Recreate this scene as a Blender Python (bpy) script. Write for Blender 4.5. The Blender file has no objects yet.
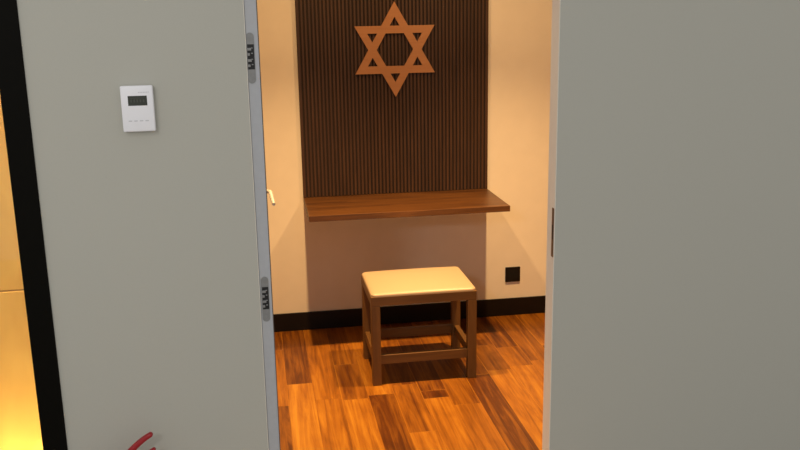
import bpy, bmesh, math, random
from mathutils import Vector, Matrix
random.seed(7)
SC = bpy.context.scene
COL = SC.collection
R = 2.1825            # y of the inner room's back wall
W = 0.8781            # width of the doorway
T = 0.067             # thickness of the wall with the doorway
CEIL = 2.40

# ------------------------------------------------------------------ materials
def srgb(r, g, b):
    f = lambda c: (c/255/12.92) if c/255 <= .04045 else ((c/255+.055)/1.055)**2.4
    return (f(r), f(g), f(b), 1)

class N:
    def __init__(s, name):
        s.m = bpy.data.materials.new(name); s.m.use_nodes = True
        s.t = s.m.node_tree; s.b = s.t.nodes['Principled BSDF']
    def node(s, kind, **kw):
        n = s.t.nodes.new(kind)
        for k, v in kw.items():
            if k in n.inputs.keys(): n.inputs[k].default_value = v
            else: setattr(n, k, v)
        return n
    def link(s, a, b): s.t.links.new(a, b)
    def coords(s, scale, src='Object'):
        tc = s.node('ShaderNodeTexCoord'); mp = s.node('ShaderNodeMapping')
        mp.inputs['Scale'].default_value = scale
        s.link(tc.outputs[src], mp.inputs['Vector']); return mp.outputs['Vector']
    def noise(s, vec, scale=1, detail=4, rough=.5, dist=0):
        n = s.node('ShaderNodeTexNoise', Scale=scale, Detail=detail, Roughness=rough, Distortion=dist)
        s.link(vec, n.inputs['Vector']); return n.outputs['Fac']
    def ramp(s, fac, stops):
        r = s.node('ShaderNodeValToRGB')
        e = r.color_ramp.elements
        e[0].position, e[0].color = stops[0]; e[1].position, e[1].color = stops[-1]
        for p, c in stops[1:-1]:
            x = e.new(p); x.color = c
        s.link(fac, r.inputs['Fac']); return r.outputs['Color']
    def bump(s, fac, strength, dist=.001):
        b = s.node('ShaderNodeBump', Strength=strength, Distance=dist)
        s.link(fac, b.inputs['Height']); s.link(b.outputs['Normal'], s.b.inputs['Normal'])
    def set(s, **kw):
        for k, v in kw.items(): s.b.inputs[k.replace('_', ' ')].default_value = v
        return s

def lerp(a, b, t): return tuple(a[i]+(b[i]-a[i])*t for i in range(3))+(1,)
def mul(c, k): return (c[0]*k, c[1]*k, c[2]*k, 1)

def plain(name, col, rough=.5, var=.06, scale=40, metallic=0, bump=.05, coat=0, spec=.5):
    n = N(name); v = n.coords((1, 1, 1)); f = n.noise(v, scale, 5)
    n.link(n.ramp(f, [(.3, mul(col, 1-var)), (.7, mul(col, 1+var))]), n.b.inputs['Base Color'])
    n.set(Roughness=rough, Metallic=metallic, Coat_Weight=coat, Specular_IOR_Level=spec)
    if bump: n.bump(f, bump)
    return n.m

def wood(name, dark, light, axis='x', rough=.4, scale=1.0, coat=0, contrast=(.3, .7)):
    n = N(name)
    s = {'x': (2.2, 30, 30), 'y': (30, 2.2, 30), 'z': (30, 30, 2.2)}[axis]
    v = n.coords(tuple(k*scale for k in s))
    f = n.noise(v, 1, 8, .62, 1.1)
    n.link(n.ramp(f, [(contrast[0], dark), (contrast[1], light)]), n.b.inputs['Base Color'])
    n.set(Roughness=rough, Coat_Weight=coat); n.bump(f, .12)
    return n.m

def fabric_wall(name, col):
    n = N(name)
    a = n.noise(n.coords((900, 900, 90)), 1, 2)       # upright threads
    b = n.noise(n.coords((90, 90, 900)), 1, 2)        # weft threads
    c = n.noise(n.coords((3, 3, 1.2)), 1, 4)
    m1 = n.node('ShaderNodeMath', operation='ADD'); n.link(a, m1.inputs[0]); n.link(b, m1.inputs[1])
    m2 = n.node('ShaderNodeMath', operation='MULTIPLY_ADD'); n.link(c, m2.inputs[0]); m2.inputs[1].default_value = .25
    n.link(m1.outputs[0], m2.inputs[2])
    n.link(n.ramp(m2.outputs[0], [(.75, mul(col, .93)), (1.0, mul(col, 1.0))]), n.b.inputs['Base Color'])
    n.b.inputs['Roughness'].default_value = .9
    n.bump(m1.outputs[0], .25, .0006)
    return n.m

def plank_material():
    n = N('merbau planks')
    at = n.node('ShaderNodeAttribute', attribute_name='tone')
    sh = n.node('ShaderNodeAttribute', attribute_name='shift')
    tc = n.node('ShaderNodeTexCoord'); ad = n.node('ShaderNodeVectorMath', operation='ADD')
    n.link(tc.outputs['Object'], ad.inputs[0])
    cx = n.node('ShaderNodeCombineXYZ'); n.link(sh.outputs['Fac'], cx.inputs[0]); n.link(sh.outputs['Fac'], cx.inputs[1]); n.link(sh.outputs['Fac'], cx.inputs[2])
    n.link(cx.outputs[0], ad.inputs[1])
    mp = n.node('ShaderNodeMapping'); mp.inputs['Scale'].default_value = (24, 1.1, 1); n.link(ad.outputs[0], mp.inputs['Vector'])
    f = n.noise(mp.outputs[0], 1, 9, .72, 1.3)
    mp2 = n.node('ShaderNodeMapping'); mp2.inputs['Scale'].default_value = (11, 2.6, 1); n.link(ad.outputs[0], mp2.inputs['Vector'])
    g = n.noise(mp2.outputs[0], 1, 4, .6, .6)
    k = n.node('ShaderNodeMath', operation='MULTIPLY_ADD'); n.link(g, k.inputs[0]); k.inputs[1].default_value = .45
    n.link(f, k.inputs[2])
    k2 = n.node('ShaderNodeMath', operation='SUBTRACT'); n.link(k.outputs[0], k2.inputs[0]); k2.inputs[1].default_value = .725
    k3 = n.node('ShaderNodeMath', operation='MULTIPLY_ADD'); n.link(k2.outputs[0], k3.inputs[0]); k3.inputs[1].default_value = 1.3
    n.link(at.outputs['Fac'], k3.inputs[2])
    n.link(n.ramp(k3.outputs[0], [(0, (.016, .0040, .001, 1)), (.35, (.090, .0250, .0032, 1)), (.68, (.275, .100, .009, 1)), (1, (.46, .21, .022, 1))]), n.b.inputs['Base Color'])
    n.set(Roughness=.36, Specular_IOR_Level=.3); n.bump(f, .08, .0008)
    return n.m

M = {}
M['fabric'] = fabric_wall('grey fabric wallcovering', srgb(183, 182, 173))
M['plaster'] = plain('cream plaster', (.80, .745, .66, 1), .75, .02, 12, bump=.03)
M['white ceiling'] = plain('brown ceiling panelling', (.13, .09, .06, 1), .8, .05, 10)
M['side wall'] = plain('brown side wallcovering', (.30, .20, .11, 1), .8, .05, 20)
M['planks'] = plank_material()
M['carpet'] = plain('grey carpet', srgb(176, 171, 164), .95, .15, 250, bump=.4)
M['black trim'] = plain('black lacquered skirting', (.008, .006, .005, 1), .38, .1, 30, spec=.22)
M['black metal'] = plain('black anodised metal', (.0035, .003, .002, 1), .55, .1, 60, bump=.02, spec=.06)
M['leaf'] = plain('blue grey laminate', srgb(176, 178, 183), .6, .03, 60)
M['frame paint'] = plain('pale frame paint', srgb(232, 227, 217), .55, .02, 30)
M['edging'] = plain('dark brown edge strip', srgb(92, 82, 74), .7, .1, 60)
M['steel'] = plain('brushed grey steel', (.25, .25, .25, 1), .5, .08, 90, .2)
M['dark steel'] = plain('dark hinge pocket', (.012, .012, .013, 1), .5, .1, 90, .2)
M['bronze'] = plain('brown bronze plate', (.16, .095, .05, 1), .4, .1, 90, .7)
M['white metal'] = plain('pale satin metal', (.60, .58, .56, 1), .4, .03, 60, .2)
M['slat'] = wood('dark walnut slats', (.034, .014, .0064, 1), (.070, .031, .015, 1), 'z', .5)
M['groove'] = wood('black brown backing', (.015, .0065, .0036, 1), (.026, .0115, .006, 1), 'z', .7)
M['star'] = wood('copper toned oak', (.36, .165, .072, 1), (.42, .20, .09, 1), 'x', .5)
M['shelf'] = wood('oiled walnut', (.036, .0115, .0022, 1), (.115, .046, .011, 1), 'x', .38, .8)
M['shelf edge'] = wood('oiled walnut end grain', (.045, .015, .0035, 1), (.125, .047, .011, 1), 'x', .5, .9)
M['stool wood'] = wood('brown beech', (.108, .051, .0135, 1), (.175, .084, .023, 1), 'z', .45)
M['stool rail'] = wood('brown beech rail', (.108, .051, .0135, 1), (.175, .084, .023, 1), 'x', .45)
M['stool side rail'] = wood('brown beech side rail', (.108, .051, .0135, 1), (.175, .084, .023, 1), 'y', .45)
M['vinyl'] = plain('cream vinyl', (.405, .312, .21, 1), .42, .02, 160, bump=.12)
M['white plastic'] = plain('white plastic', srgb(240, 240, 246), .45, .01, 40, bump=0)
M['screen'] = plain('olive black display', srgb(52, 56, 48), .25, .1, 30, bump=0)
M['screen text'] = plain('display segments', srgb(59, 63, 54), .4, .02, 30, bump=0)
M['grey print'] = plain('pale grey print', srgb(198, 198, 204), .6, .02, 30, bump=0)
M['black plastic'] = plain('black plastic', (.008, .007, .007, 1), .4, .1, 40, bump=0, spec=.2)
M['dark hole'] = plain('socket recess', (.011, .0105, .010, 1), .6, .1, 40, bump=0, spec=.15)
M['red paint'] = plain('red enamel', (.33, .007, .013, 1), .4, .05, 30, bump=0)
M['red cylinder'] = plain('red cylinder paint', (.46, .014, .018, 1), .28, .05, 20, bump=0, coat=.4)
M['brass'] = plain('brass valve', (.60, .38, .13, 1), .35, .06, 40, .9)
M['rubber'] = plain('black rubber', (.015, .015, .015, 1), .7, .1, 50)
M['white print'] = plain('white label', (.8, .8, .78, 1), .5, .02, 20, bump=0)
def gold():
    n = N('golden satin cladding'); f = n.noise(n.coords((5, 5, 2.2)), 1, 3, .5, .8)
    n.link(n.ramp(f, [(.3, (.70, .42, .10, 1)), (.7, (.92, .66, .20, 1))]), n.b.inputs['Base Color'])
    n.set(Roughness=.42, Metallic=.25); return n.m
M['gold'] = gold()
M['gold seam'] = plain('dark gold seam', (.42, .25, .06, 1), .5, .1, 30)
def glass():
    n = N('clear glass'); n.set(Roughness=0.0, Transmission_Weight=1.0, IOR=1.45)
    f = n.noise(n.coords((2, 2, 2)), 1, 2)
    n.link(n.ramp(f, [(0, (.96, .98, .97, 1)), (1, (.99, 1, .99, 1))]), n.b.inputs['Base Color']); return n.m
M['glass'] = glass()

# ------------------------------------------------------------------ mesh helpers
def box(bm, x0, x1, y0, y1, z0, z1, bev=0, seg=2, mi=0):
    r = bmesh.ops.create_cube(bm, size=1)
    vs = r['verts']
    for v in vs:
        v.co = Vector((x0+(v.co.x+.5)*(x1-x0), y0+(v.co.y+.5)*(y1-y0), z0+(v.co.z+.5)*(z1-z0)))
    fs = set(f for v in vs for f in v.link_faces)
    for f in fs: f.material_index = mi
    if bev:
        es = list(set(e for v in vs for e in v.link_edges))
        bmesh.ops.bevel(bm, geom=es, offset=bev, segments=seg, profile=.5, affect='EDGES')
    return bm

def prism(bm, pts, axis_map, d0, d1, mi=0):
    """pts: outline (list of 2D); axis_map(u,v,d)->xyz"""
    a = [bm.verts.new(axis_map(u, v, d0)) for u, v in pts]
    b = [bm.verts.new(axis_map(u, v, d1)) for u, v in pts]
    n = len(pts); fs = [bm.faces.new(a), bm.faces.new(b[::-1])]
    for i in range(n):
        fs.append(bm.faces.new((a[i], b[i], b[(i+1) % n], a[(i+1) % n])))
    for f in fs: f.material_index = mi
    return fs

def tube(bm, pts, rads, seg=16, cap=True):
    pts = [Vector(p) for p in pts]
    if not hasattr(rads, '__len__'): rads = [rads]*len(pts)
    rings = []; up = None
    for i, p in enumerate(pts):
        t = (pts[min(i+1, len(pts)-1)]-pts[max(i-1, 0)]).normalized()
        if up is None:
            up = Vector((0, 0, 1)) if abs(t.z) < .9 else Vector((1, 0, 0))
        x = t.cross(up).normalized(); y = x.cross(t).normalized(); up = y
        rings.append([bm.verts.new(p+(x*math.cos(2*math.pi*k/seg)+y*math.sin(2*math.pi*k/seg))*rads[i]) for k in range(seg)])
    for a, b in zip(rings, rings[1:]):
        for k in range(seg):
            bm.faces.new((a[k], a[(k+1) % seg], b[(k+1) % seg], b[k]))
    if cap:
        bm.faces.new(rings[0][::-1]); bm.faces.new(rings[-1])

def lathe(bm, prof, cx, cy, seg=40):
    rings = []
    for r, z in prof:
        rings.append([bm.verts.new((cx+r*math.cos(2*math.pi*k/seg), cy+r*math.sin(2*math.pi*k/seg), z)) for k in range(seg)])
    for a, b in zip(rings, rings[1:]):
        for k in range(seg): bm.faces.new((a[k], a[(k+1) % seg], b[(k+1) % seg], b[k]))
    bm.faces.new(rings[0][::-1]); bm.faces.new(rings[-1])

def obj(name, bm, mats, parent=None, smooth=None):
    bmesh.ops.recalc_face_normals(bm, faces=bm.faces)
    me = bpy.data.meshes.new(name); bm.to_mesh(me); bm.free()
    for m in (mats if isinstance(mats, (list, tuple)) else [mats]): me.materials.append(m)
    o = bpy.data.objects.new(name, me); COL.objects.link(o)
    if parent: o.parent = parent
    if smooth:
        for p in me.polygons: p.use_smooth = True
        try: me.set_sharp_from_angle(angle=math.radians(smooth))
        except Exception: pass
    return o

def tag(o, label=None, cat=None, kind=None, group=None):
    if label: o['label'] = label
    if cat: o['category'] = cat
    if kind: o['kind'] = kind
    if group: o['group'] = group
    return o

def empty(name, loc):
    o = bpy.data.objects.new(name, None); COL.objects.link(o); o.location = loc; o.empty_display_size = .05
    bpy.context.view_layer.update()
    return o

def attach(child, root):           # child meshes are written in world coordinates
    child.parent = root; child.matrix_parent_inverse = Matrix.Translation(-Vector(root.location))
    return child

def new(): return bmesh.new()

# ------------------------------------------------------------------ the shell
# grey fabric wall with the doorway
POST_L, POST_R = -.6386, -.5724
DOOR_TOP = 2.11
b = new()
box(b, POST_R, -.002, 0, T, 0, CEIL)
box(b, W+.002, 3.2, 0, T, 0, CEIL)
box(b, -.002, W+.002, 0, T, DOOR_TOP+.002, CEIL)
tag(obj('wall_front', b, M['fabric']), 'grey fabric covered wall on both sides of the doorway', 'wall', 'structure')

# inner room
RX0, RX1 = -.36, 1.85
b = new(); box(b, RX0-.08, RX1+.08, R, R+.1, 0, CEIL)
tag(obj('wall_back', b, M['plaster']), 'cream back wall of the small room, warmly lit', 'wall', 'structure')
b = new(); box(b, RX0-.08, RX0, T, R, 0, CEIL)
tag(obj('wall_left', b, M['side wall']), 'brown side wall of the small room behind the open door', 'wall', 'structure')
b = new(); box(b, RX1, RX1+.08, T, R, 0, CEIL)
tag(obj('wall_right', b, M['side wall']), 'brown side wall of the small room on the right', 'wall', 'structure')
b = new(); box(b, RX0-.08, RX1+.08, T*0+.0, R+.1, CEIL, CEIL+.08)
tag(obj('ceiling', b, M['white ceiling']), 'brown ceiling of the small room', 'ceiling', 'structure')

# plank floor: boards of one mesh, each with its own tone
edges0, pw = .092, .12
rows = {  # board column -> [(y of far end, y of near end, tone)]
 -1: [(2.2, 1.9, .55), (1.9, 1.217, .52), (1.217, .1, .40)],
  0: [(2.2, 1.447, .40), (1.447, .45, .80)],
  1: [(2.2, 1.25, .66), (1.25, .35, .64)],
  2: [(2.2, 1.64, .60), (1.64, 1.225, .60), (1.225, .15, .70)],
  3: [(2.2, 1.253, .66), (1.253, .55, .42), (.55, 0, .6)],
  4: [(2.2, 1.34, .45), (1.34, .853, .56), (.853, 0, .66)],
  5: [(2.2, 1.25, .45), (1.25, 1.168, .34), (1.168, .3, .63)],
  6: [(2.2, 1.077, .49), (1.077, .2, .58)],
  7: [(2.2, 1.385, .50), (1.385, .3, .35)],
  8: [(2.2, 1.75, .42), (1.75, 1.42, .53), (1.42, .2, .68)],
  9: [(2.2, 1.70, .40), (1.70, 1.45, .50), (1.45, .2, .66)],
 10: [(2.2, 1.50, .50), (1.50, .5, .66)],
}
b = new()
tl = b.faces.layers.float.new('tone'); sl = b.faces.layers.float.new('shift')
xs0 = int(math.floor((RX0-edges0)/pw)); xs1 = int(math.ceil((RX1-edges0)/pw))
for k in range(xs0, xs1):
    x0 = max(RX0, edges0+k*pw); x1 = min(RX1, edges0+(k+1)*pw)
    lst = rows.get(k)
    if not lst:
        y = 2.2; lst = []
        while y > .0:
            l = random.uniform(.5, 1.1); lst.append((y, y-l, random.uniform(.35, .75))); y -= l
    elif lst[-1][1] > 0:
        lst = lst+[(lst[-1][1], 0, random.uniform(.4, .7))]
    for (ya, yb, tone) in lst:
        ya = min(ya, R); yb = max(yb, .0)
        if ya-yb < .002: continue
        before = set(b.faces)
        g = .0010
        box(b, x0+g, x1-g, yb+g, ya-g, -.014, 0, .0007, 1)
        s = random.uniform(0, 40)
        for f in set(b.faces)-before: f[tl] = tone; f[sl] = s
before = set(b.faces)
box(b, RX0, RX1, 0, R, -.06, -.0003)
for f in set(b.faces)-before: f[tl] = .70; f[sl] = 0  # pale base tone: light caught in the gaps is put into the colour
tag(obj('floor', b, M['planks']), 'glossy orange brown plank floor of the small room', 'floor', 'structure')
b = new(); box(b, -2.6, 3.2, -4.0, 0, -.06, 0)
tag(obj('floor', b, M['carpet']), 'grey carpet floor of the corridor outside the doorway', 'floor', 'structure')

# skirting
BH, BT = .1005, .012
b = new(); box(b, RX0, RX1, R-BT, R, 0, BH, .002, 2)
tag(obj('baseboard_back', b, M['black trim']), 'black skirting board along the back wall', 'baseboard', 'structure')
b = new(); box(b, RX0, RX0+BT, T, R-BT, 0, BH, .002, 2)
tag(obj('baseboard_left', b, M['black trim']), 'black skirting board along the left side wall', 'baseboard', 'structure')
b = new(); box(b, RX1-BT, RX1, T, R-BT, 0, BH, .002, 2)
tag(obj('baseboard_right', b, M['black trim']), 'black skirting board along the right side wall', 'baseboard', 'structure')

# door lining (pale) with the strike plate
b = new()
box(b, W, W+.002, .001, T+.001, 0, DOOR_TOP, 0)
box(b, -.002, 0, .001, T+.001, 0, DOOR_TOP, 0)
box(b, -.002, W+.002, .001, T+.001, DOOR_TOP, DOOR_TOP+.002, 0)
lining = tag(obj('trim_1', b, M['frame paint']), 'pale door frame lining, lit warm on its right jamb', 'door frame', 'structure')
b = new(); box(b, W-.0022, W, .006, .021, .965, 1.116, .0008, 1)
box(b, W-.0026, W-.0018, .009, .018, 1.02, 1.065, 0, 1, 1)
obj('strike_plate', b, [M['bronze'], M['dark steel']], lining)['label'] = 'brown metal strike plate'

# black post and the amber lit glass beside it
b = new(); box(b, POST_L, POST_R, -.006, .09, 0, CEIL, .0015, 1)
tag(obj('trim_2', b, M['black metal']), 'black upright metal post between amber glass and grey wall', 'post', 'structure')
b = new(); box(b, -2.2, POST_L, .030, .040, 0, CEIL)
tag(obj('window_1', b, M['glass']), 'clear glass panel left of the black post, glowing amber', 'window', 'structure')
b = new()
box(b, -2.3, -.46, .60, .66, 0, .789, .002, 1)
box(b, -2.3, -.46, .60, .66, .795, CEIL, .002, 1)
box(b, -2.3, -.46, .604, .66, .788, .796, 0, 1, 1)
tag(obj('wall_gold', b, [M['gold'], M['gold seam']]), 'golden clad wall behind the glass at the left edge', 'wall', 'structure')
b = new()
box(b, -2.3, -.46, .09, .66, CEIL, CEIL+.08); box(b, -2.3, -.46, .09, .66, -.06, 0)
box(b, -.462, -.445, .092, .66, 0, CEIL); box(b, -2.36, -2.3, .0, .66, 0, CEIL)
tag(obj('wall_niche', b, M['gold']), 'golden sides of the lit recess behind the glass', 'wall', 'structure')

# ------------------------------------------------------------------ door leaf, opened inwards, seen on its hinge edge
LT = .0325
door = empty('door_1', (.0006, .005, 0)); door.rotation_euler.z = math.radians(1.5)
tag(door, 'grey door leaf opened inwards at the left, seen on its hinge edge', 'door', 'structure')
# leaf geometry in the door's own frame: x 0..LT thickness, y 0..0.86 length
def pocket_outline(cx, cz, w, h, n=10):
    r = w/2; pts = []
    for i in range(n+1):
        a = math.pi*i/n; pts.append((cx+r*math.cos(a), cz+h/2-r+r*math.sin(a)))
    for i in range(n+1):
        a = math.pi+math.pi*i/n; pts.append((cx+r*math.cos(a), cz-h/2+r+r*math.sin(a)))
    return pts
b = new(); box(b, 0, LT, 0, .86, .008, DOOR_TOP-.006, .0012, 1)
obj('door_panel', b, M['leaf'], door)
b = new(); box(b, LT-.0004, LT+.0020, .0004, .010, .008, DOOR_TOP-.006, .0008, 1)  # narrow dark brown strip on the leaf's right corner
obj('edge_strip', b, M['edging'], door)['label'] = 'dark brown strip along the edge'
MAPY = lambda u, v, d: (u, d, v)
def hinge(cx, cz):
    b = new(); prism(b, pocket_outline(cx, cz, .0215, .136), MAPY, -.0012, .001)
    h = obj('hinge', b, M['steel'], door); h['label'] = 'grey concealed hinge with rounded ends'
    b = new(); box(b, cx-.0085, cx+.0095, -.0016, -.0011, cz-.030, cz+.037)
    obj('pocket', b, M['dark steel'], h)['label'] = 'black hinge pocket'
    b = new()
    for k, dz in enumerate((-.020, -.006, .010, .024)):
        box(b, cx-.0095, cx+(.002 if k % 2 else -.002), -.0060, -.0014, cz+dz-.0035, cz+dz+.0035, .0008, 1)
        box(b, cx+.001, cx+.006, -.0040, -.0014, cz+dz+.0015, cz+dz+.0045, .0006, 1)
    obj('hinge_arm', b, M['steel'], h)
    b = new()
    for dz in (-.053, .053):
        tube(b, [(cx, -.0010, cz+dz), (cx, -.0022, cz+dz)], .0035, 12)
    obj('screw', b, M['steel'], h)
hinge(.0104, 1.5787)
hinge(.0142, .8935)
# lever handles on both faces
def lever(side):
    x0 = LT if side > 0 else 0
    b = new()
    tube(b, [(x0, .80, 1.050), (x0+side*.008, .80, 1.050)], .024, 28)
    rose = obj('rose', b, M['white metal'], None, 40)
    rose.parent = door; rose.name = 'handle_rose'
    pts = [(x0+side*.008, .80, 1.052)]
    for i in range(9):
        a = math.pi/2*i/8
        pts.append((x0+side*(.024+.018*math.sin(a)), .80-.022*(1-math.cos(a)), 1.052))
    for i in range(1, 7):
        pts.append((x0+side*(.042+.0010*i), .778-.016*i, 1.052-.0042*i))
    b = new(); tube(b, pts, [.0072]*10+[.0072, .0071, .007, .007, .0068, .006], 16)
    obj('lever', b, M['white metal'], rose, 50)
    rose['label'] = 'pale metal lever handle'
lever(1); lever(-1)

# ------------------------------------------------------------------ slatted panel, star, shelf
PL, PR, PZ0, PZ1 = .2434, 1.2441, .7405, 2.22
PF = R-.019
b = new()
box(b, PL, PR, PF+.009, R-.0004, PZ0, PZ1, 0, 1, 1)                     # backing board
n = 52; pitch = (PR-PL)/n
for i in range(n):
    x0 = PL+i*pitch
    wd = pitch*.60
    if i in (0, n-1): x0, wd = (PL, pitch*.8) if i == 0 else (PR-pitch*.8, pitch*.8)
    else: x0 += pitch*.20
    box(b, x0, x0+wd, PF, PF+.010, PZ0, PZ1, .0022, 2, 0)
tag(obj('slatted_panel', b, [M['slat'], M['groove']]), 'dark brown wall panel of narrow upright slats above the wooden shelf', 'wall panel')

# hexagram: two outlined triangles joined in one flat board
SX, SZ, SW, SH = .7455, 1.4985, .417, .484
b = new()
def tri_ring(sign, f0, f1):
    def tri(k):
        out = []
        for (u, v) in ((0, .5), (.5, -.25), (-.5, -.25)):
            out.append((SX+u*k*SW, SZ+sign*v*k*SH))
        return out
    o_, i_ = tri(1), tri(.685)
    for j in range(3):
        prism(b, [o_[j], o_[(j+1) % 3], i_[(j+1) % 3], i_[j]], MAPY, f0, f1)
tri_ring(1, PF-.0120, PF+.0001)
tri_ring(-1, PF-.0121, PF)
star = tag(obj('hexagram_star', b, M['star']), 'copper brown six pointed star fixed on the dark slatted panel', 'star')

SF = R-.4623; ST = .0295
b = new(); box(b, PL, PR, SF, R, PZ0-ST, PZ0-.0003, .0016, 2)
for f in b.faces:
    f.normal_update()
    if abs(f.normal.z) < .7: f.material_index = 1
tag(obj('wall_shelf', b, [M['shelf'], M['shelf edge']]), 'brown wooden shelf under the slatted panel, above the stool', 'shelf')

# ------------------------------------------------------------------ socket
OX, OZ = 1.397, .2399
so = empty('power_socket', (OX, R, OZ)); tag(so, 'black square power socket low on the cream wall', 'socket')
b = new(); box(b, OX-.043, OX+.043, R-.009, R, OZ-.043, OZ+.043, .003, 3)
attach(obj('faceplate', b, M['black plastic']), so)
b = new()
box(b, OX-.026, OX+.026, R-.0098, R-.0088, OZ-.026, OZ+.026, .0004, 1)
ins = attach(obj('socket_insert', b, M['dark hole']), so)
b = new()
box(b, OX-.003, OX+.003, R-.0102, R-.0096, OZ+.008, OZ+.018)
box(b, OX-.015, OX-.006, R-.0102, R-.0096, OZ-.014, OZ-.009); box(b, OX+.006, OX+.015, R-.0102, R-.0096, OZ-.014, OZ-.009)
attach(obj('pin_slots', b, M['black plastic']), so)

# ------------------------------------------------------------------ thermostat
TX, TZ, TW, TH = -.2931, 1.4550, .0837, .1215
th = empty('thermostat', (TX, 0, TZ)); tag(th, 'white wall thermostat with a small dark display on the grey wall', 'thermostat')
b = new(); box(b, TX-TW/2, TX+TW/2, -.022, -.003, TZ-TH/2, TZ+TH/2, .0035, 3)
attach(obj('housing', b, M['white plastic'], None, 40), th)
b = new(); box(b, TX-TW/2+.005, TX+TW/2-.005, -.004, .0004, TZ-TH/2+.005, TZ+TH/2-.005)
attach(obj('back_plate', b, M['grey print']), th)
sx0, sx1, sz0, sz1 = -.3165, -.2672, 1.4635, 1.4895
b = new(); box(b, sx0, sx1, -.0226, -.0212, sz0, sz1, .0005, 1)
scr = attach(obj('display', b, M['screen']), th); scr['label'] = 'small dark display'
b = new()
for k in range(5):
    x = sx0+.006+k*.008
    box(b, x, x+.0045, -.0228, -.0222, sz0+.009, sz0+.0165)
box(b, sx0+.006, sx1-.008, -.0228, -.0222, sz0+.0195, sz0+.0208)
g = obj('digits', b, M['screen text']); g.parent = scr; g.matrix_parent_inverse = scr.matrix_parent_inverse.copy()
g.matrix_parent_inverse = (Matrix.Translation(Vector(th.location)) @ scr.matrix_parent_inverse).inverted()
b = new()
for k in range(7): box(b, TX+.004+k*.0042, TX+.0068+k*.0042, -.0223, -.0218, TZ+.0425, TZ+.0445)
attach(obj('printed_mark', b, M['grey print']), th)
for k in range(4):
    b = new(); x = TX-.026+k*.0145; box(b, x, x+.009, -.0230, -.0216, TZ-.033, TZ-.0305, .0004, 1)
    attach(obj('button', b, M['grey print']), th)

# ------------------------------------------------------------------ stool
QX0, QX1, QY0, QY1 = .488, .981, 1.350, 1.726
LG = .041
st = empty('stool', ((QX0+QX1)/2, (QY0+QY1)/2, 0))
tag(st, 'brown wooden stool with a padded cream seat on the plank floor', 'stool')
for (x, y) in ((QX0, QY0), (QX1-LG, QY0), (QX0, QY1-LG), (QX1-LG, QY1-LG)):
    b = new(); box(b, x, x+LG, y, y+LG, 0, .3885, .002, 2)
    attach(obj('leg', b, M['stool wood']), st)
AZ0, AZ1 = .3885, .4310
for (x0, x1, y0, y1, m) in ((QX0, QX1, QY0, QY0+LG, 'stool rail'), (QX0, QX1, QY1-LG, QY1, 'stool rail'),
                         (QX0, QX0+LG, QY0+LG, QY1-LG, 'stool side rail'), (QX1-LG, QX1, QY0+LG, QY1-LG, 'stool side rail')):
    b = new(); box(b, x0, x1, y0, y1, AZ0+.0002, AZ1, .0014, 2)
    attach(obj('apron', b, M[m]), st)
for (x0, x1, y0, y1, m) in ((QX0+LG, QX1-LG, QY0+.008, QY0+.032, 'stool rail'), (QX0+LG, QX1-LG, QY1-.032, QY1-.008, 'stool rail'),
                         (QX0+.008, QX0+.032, QY0+LG, QY1-LG, 'stool side rail'), (QX1-.032, QX1-.008, QY0+LG, QY1-LG, 'stool side rail')):
    b = new(); box(b, x0, x1, y0, y1, .102, .146, .0015, 2)
    attach(obj('stretcher', b, M[m]), st)
def cushion(x0, x1, y0, y1, zb, edge, r, crown, rc):
    b = new(); nx, ny = 44, 36
    cx, cy, hx, hy = (x0+x1)/2, (y0+y1)/2, (x1-x0)/2, (y1-y0)/2
    grid = []
    for j in range(ny+1):
        row = []
        for i in range(nx+1):
            u = math.sin(math.pi/2*(2*i/nx-1)); v = math.sin(math.pi/2*(2*j/ny-1))
            x, y = hx*u, hy*v
            ax, ay = abs(x)-(hx-rc), abs(y)-(hy-rc)
            if ax > 0 and ay > 0:                       # pull the square corner onto the round one
                m = max(ax, ay); l = math.hypot(ax, ay)
                ax, ay = ax*m/l, ay*m/l
                x = math.copysign(hx-rc+ax, x); y = math.copysign(hy-rc+ay, y)
                d = rc-m
            else: d = min(hx-abs(x), hy-abs(y))
            t = min(1, d/r)
            z = zb+edge*.35+edge*.65*math.sqrt(max(0, 1-(1-t)**2))+crown*(1-abs(x/hx)**2.6)*(1-abs(y/hy)**2.6)
            row.append(b.verts.new((cx+x, cy+y, z)))
        grid.append(row)
    for j in range(ny):
        for i in range(nx):
            b.faces.new((grid[j][i], grid[j][i+1], grid[j+1][i+1], grid[j+1][i]))
    rim = grid[0][:]+[grid[j][nx] for j in range(1, ny+1)]+grid[ny][nx-1::-1]+[grid[j][0] for j in range(ny-1, 0, -1)]
    low = [b.verts.new((v.co.x, v.co.y, zb)) for v in rim]
    for k in range(len(rim)):
        k2 = (k+1) % len(rim); b.faces.new((rim[k], low[k], low[k2], rim[k2]))
    b.faces.new(low)
    return b
attach(obj('seat', cushion(QX0+.001, QX1-.001, QY0+.001, QY1-.001, .4313, .015, .020, .017, .024), M['vinyl'], None, 60), st)['label'] = 'cream padded vinyl seat'

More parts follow.
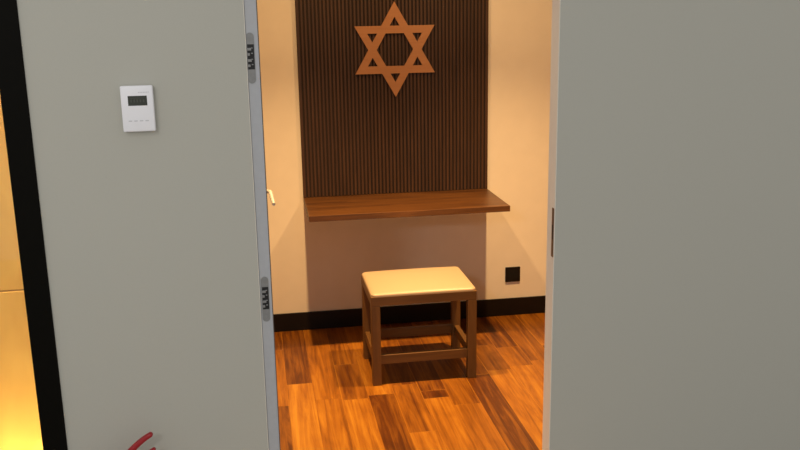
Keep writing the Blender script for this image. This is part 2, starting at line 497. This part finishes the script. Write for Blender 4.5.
# ------------------------------------------------------------------ extinguisher whose lever shows at the bottom edge
EX, EY = -.4425, -.066
ex = empty('fire_extinguisher', (EX, EY, 0))
tag(ex, 'red fire extinguisher below the thermostat, only its raised curved lever in view', 'fire extinguisher')
b = new()
lathe(b, [(.042, 0), (.053, .002), (.056, .009), (.056, .316), (.053, .334), (.045, .352), (.032, .368), (.022, .377), (.020, .381)], EX, EY)
attach(obj('cylinder', b, M['red cylinder'], None, 40), ex)
b = new(); lathe(b, [(.0563, .120), (.0566, .121), (.0566, .249), (.0563, .250)], EX, EY)
attach(obj('paper_label', b, M['white print'], None, 40), ex)
b = new(); lathe(b, [(.019, .379), (.019, .394), (.015, .397), (.015, .429), (.012, .435)], EX, EY, 24)
box(b, EX-.013, EX+.020, EY-.011, EY+.011,   .407, .431, .002, 2)
attach(obj('valve', b, M['brass'], None, 40), ex)
b = new(); tube(b, [(EX, EY-.012, .415), (EX, EY-.022, .415)], .015, 20)
attach(obj('gauge', b, M['white print'], None, 40), ex)
def strip(pts, w0, w1, h0, h1):
    """channel-like lever following (x,z) points, width along y, depth h"""
    b = new(); rings = []; n = len(pts)
    for i, (x, z) in enumerate(pts):
        a = Vector(pts[min(i+1, n-1)])-Vector(pts[max(i-1, 0)]); a.normalize()
        nx, nz = -a.y, a.x
        t = i/(n-1); w = w0+(w1-w0)*t; h = h0+(h1-h0)*t
        ring = []
        for k in range(12):
            q = 2*math.pi*k/12; c, s = math.cos(q), math.sin(q)
            c = math.copysign(abs(c)**.6, c); s = math.copysign(abs(s)**.6, s)
            ring.append(b.verts.new((x+nx*h/2*s, EY+w/2*c, z+nz*h/2*s)))
        rings.append(ring)
    for p, q in zip(rings, rings[1:]):
        for k in range(12): b.faces.new((p[k], p[(k+1) % 12], q[(k+1) % 12], q[k]))
    c = sum((v.co for v in rings[-1]), Vector())/12; d = (Vector((pts[-1][0], 0, pts[-1][1]))-Vector((pts[-2][0], 0, pts[-2][1]))).normalized()
    tip = [b.verts.new(c+(v.co-c)*.6+d*h1*.28) for v in rings[-1]]
    for k in range(12): b.faces.new((rings[-1][k], rings[-1][(k+1) % 12], tip[(k+1) % 12], tip[k]))
    b.faces.new(rings[0][::-1]); b.faces.new(tip)
    return b
def bez(p0, p1, p2, n=14):
    return [((1-t)**2*p0[0]+2*t*(1-t)*p1[0]+t*t*p2[0], (1-t)**2*p0[1]+2*t*(1-t)*p1[1]+t*t*p2[1]) for t in (i/n for i in range(n+1))]
lv = bez((-0.4374, 0.4290), (-0.3805, 0.5103), (-0.3271, 0.5373))
attach(obj('lever', strip(lv, .022, .018, .022, .013), M['red paint'], None, 50), ex)['label'] = 'red curved squeeze lever'
ch = bez((-0.4324, 0.4188), (-0.3764, 0.4595), (-0.3215, 0.4905))
attach(obj('carry_handle', strip(ch, .020, .016, .012, .010), M['red paint'], None, 50), ex)
b = new()
hp = [(EX-.012, EY, .419), (EX-.030, EY, .424), (EX-.054, EY, .408), (EX-.068, EY, .368), (EX-.070, EY, .28), (EX-.069, EY, .18), (EX-.069, EY, .12)]
tube(b, hp, [.008]*5+[.009, .012], 14)
attach(obj('hose', b, M['rubber'], None, 50), ex)

# ------------------------------------------------------------------ camera
cam = bpy.data.cameras.new('camera'); co = bpy.data.objects.new('camera', cam); COL.objects.link(co)
fwd = Vector((0.15366734, 0.95988188, -0.23454877)); rt = Vector((0.98663423, -0.16207417, -0.01687756)); up = Vector((0.05421476, 0.22882032, 0.97195783))
m = Matrix.Identity(4)
for i in range(3): m[i][0], m[i][1], m[i][2] = rt[i], up[i], -fwd[i]
m.translation = Vector((.0128, -2.4868, 1.7007))
co.matrix_world = m
cam.sensor_width = 36; cam.lens = 894.1385*36/800; cam.clip_start = .02
SC.camera = co

# ------------------------------------------------------------------ light
def spot(name, loc, target, power, col, size, blend, rad):
    l = bpy.data.lights.new(name, 'SPOT'); l.energy = power; l.color = col; l.spot_size = math.radians(size); l.spot_blend = blend; l.shadow_soft_size = rad
    o = bpy.data.objects.new(name, l); COL.objects.link(o); o.location = loc
    o.rotation_euler = (Vector(target)-Vector(loc)).to_track_quat('-Z', 'Y').to_euler(); return o
def area(name, loc, target, power, col, sx, sy):
    l = bpy.data.lights.new(name, 'AREA'); l.energy = power; l.color = col; l.shape = 'RECTANGLE'; l.size = sx; l.size_y = sy
    o = bpy.data.objects.new(name, l); COL.objects.link(o); o.location = loc
    o.rotation_euler = (Vector(target)-Vector(loc)).to_track_quat('-Z', 'Y').to_euler(); return o
WARM = (1, .595, .235)
BEAM, SPILL = 280, 28.5
for lx in (.2434, 1.2441):      # two recessed downlights: a strong beam and its wide spill
    spot('downlight_beam', (lx, 1.25, 2.36), (lx, 1.25, 0), BEAM, WARM, 91, 1.0, .03)
    spot('downlight_spill', (lx, 1.25, 2.36), (lx, 1.25, 0), SPILL, WARM, 150, .35, .03)
area('corridor_light', (-1.1, -3.2, 2.5), (-.3, 0, 1.0), 14, (1, .97, .91), .28, .28)
area('corridor_light', (-1.1, -1.6, 2.55), (-1.1, -1.6, 0), 6, (1, .97, .91), .3, .3)  # unseen fill, added to lift the grey wall at the left
area('niche_lamp', (-1.0, .33, .03), (-1.0, .60, .9), 6, (1, .71, .26), 1.2, .1)
area('niche_lamp', (-1.0, .33, 2.36), (-1.0, .60, 1.0), 22, (1, .70, .30), 1.2, .1)
w = bpy.data.worlds.new('corridor ambience'); SC.world = w; w.use_nodes = True
bg = w.node_tree.nodes['Background']; bg.inputs[0].default_value = (1, .985, .95, 1); bg.inputs[1].default_value = .56

vs = SC.view_settings
vs.view_transform = 'Standard'; vs.look = 'None'; vs.exposure = 0; vs.gamma = 1; vs.use_curve_mapping = False
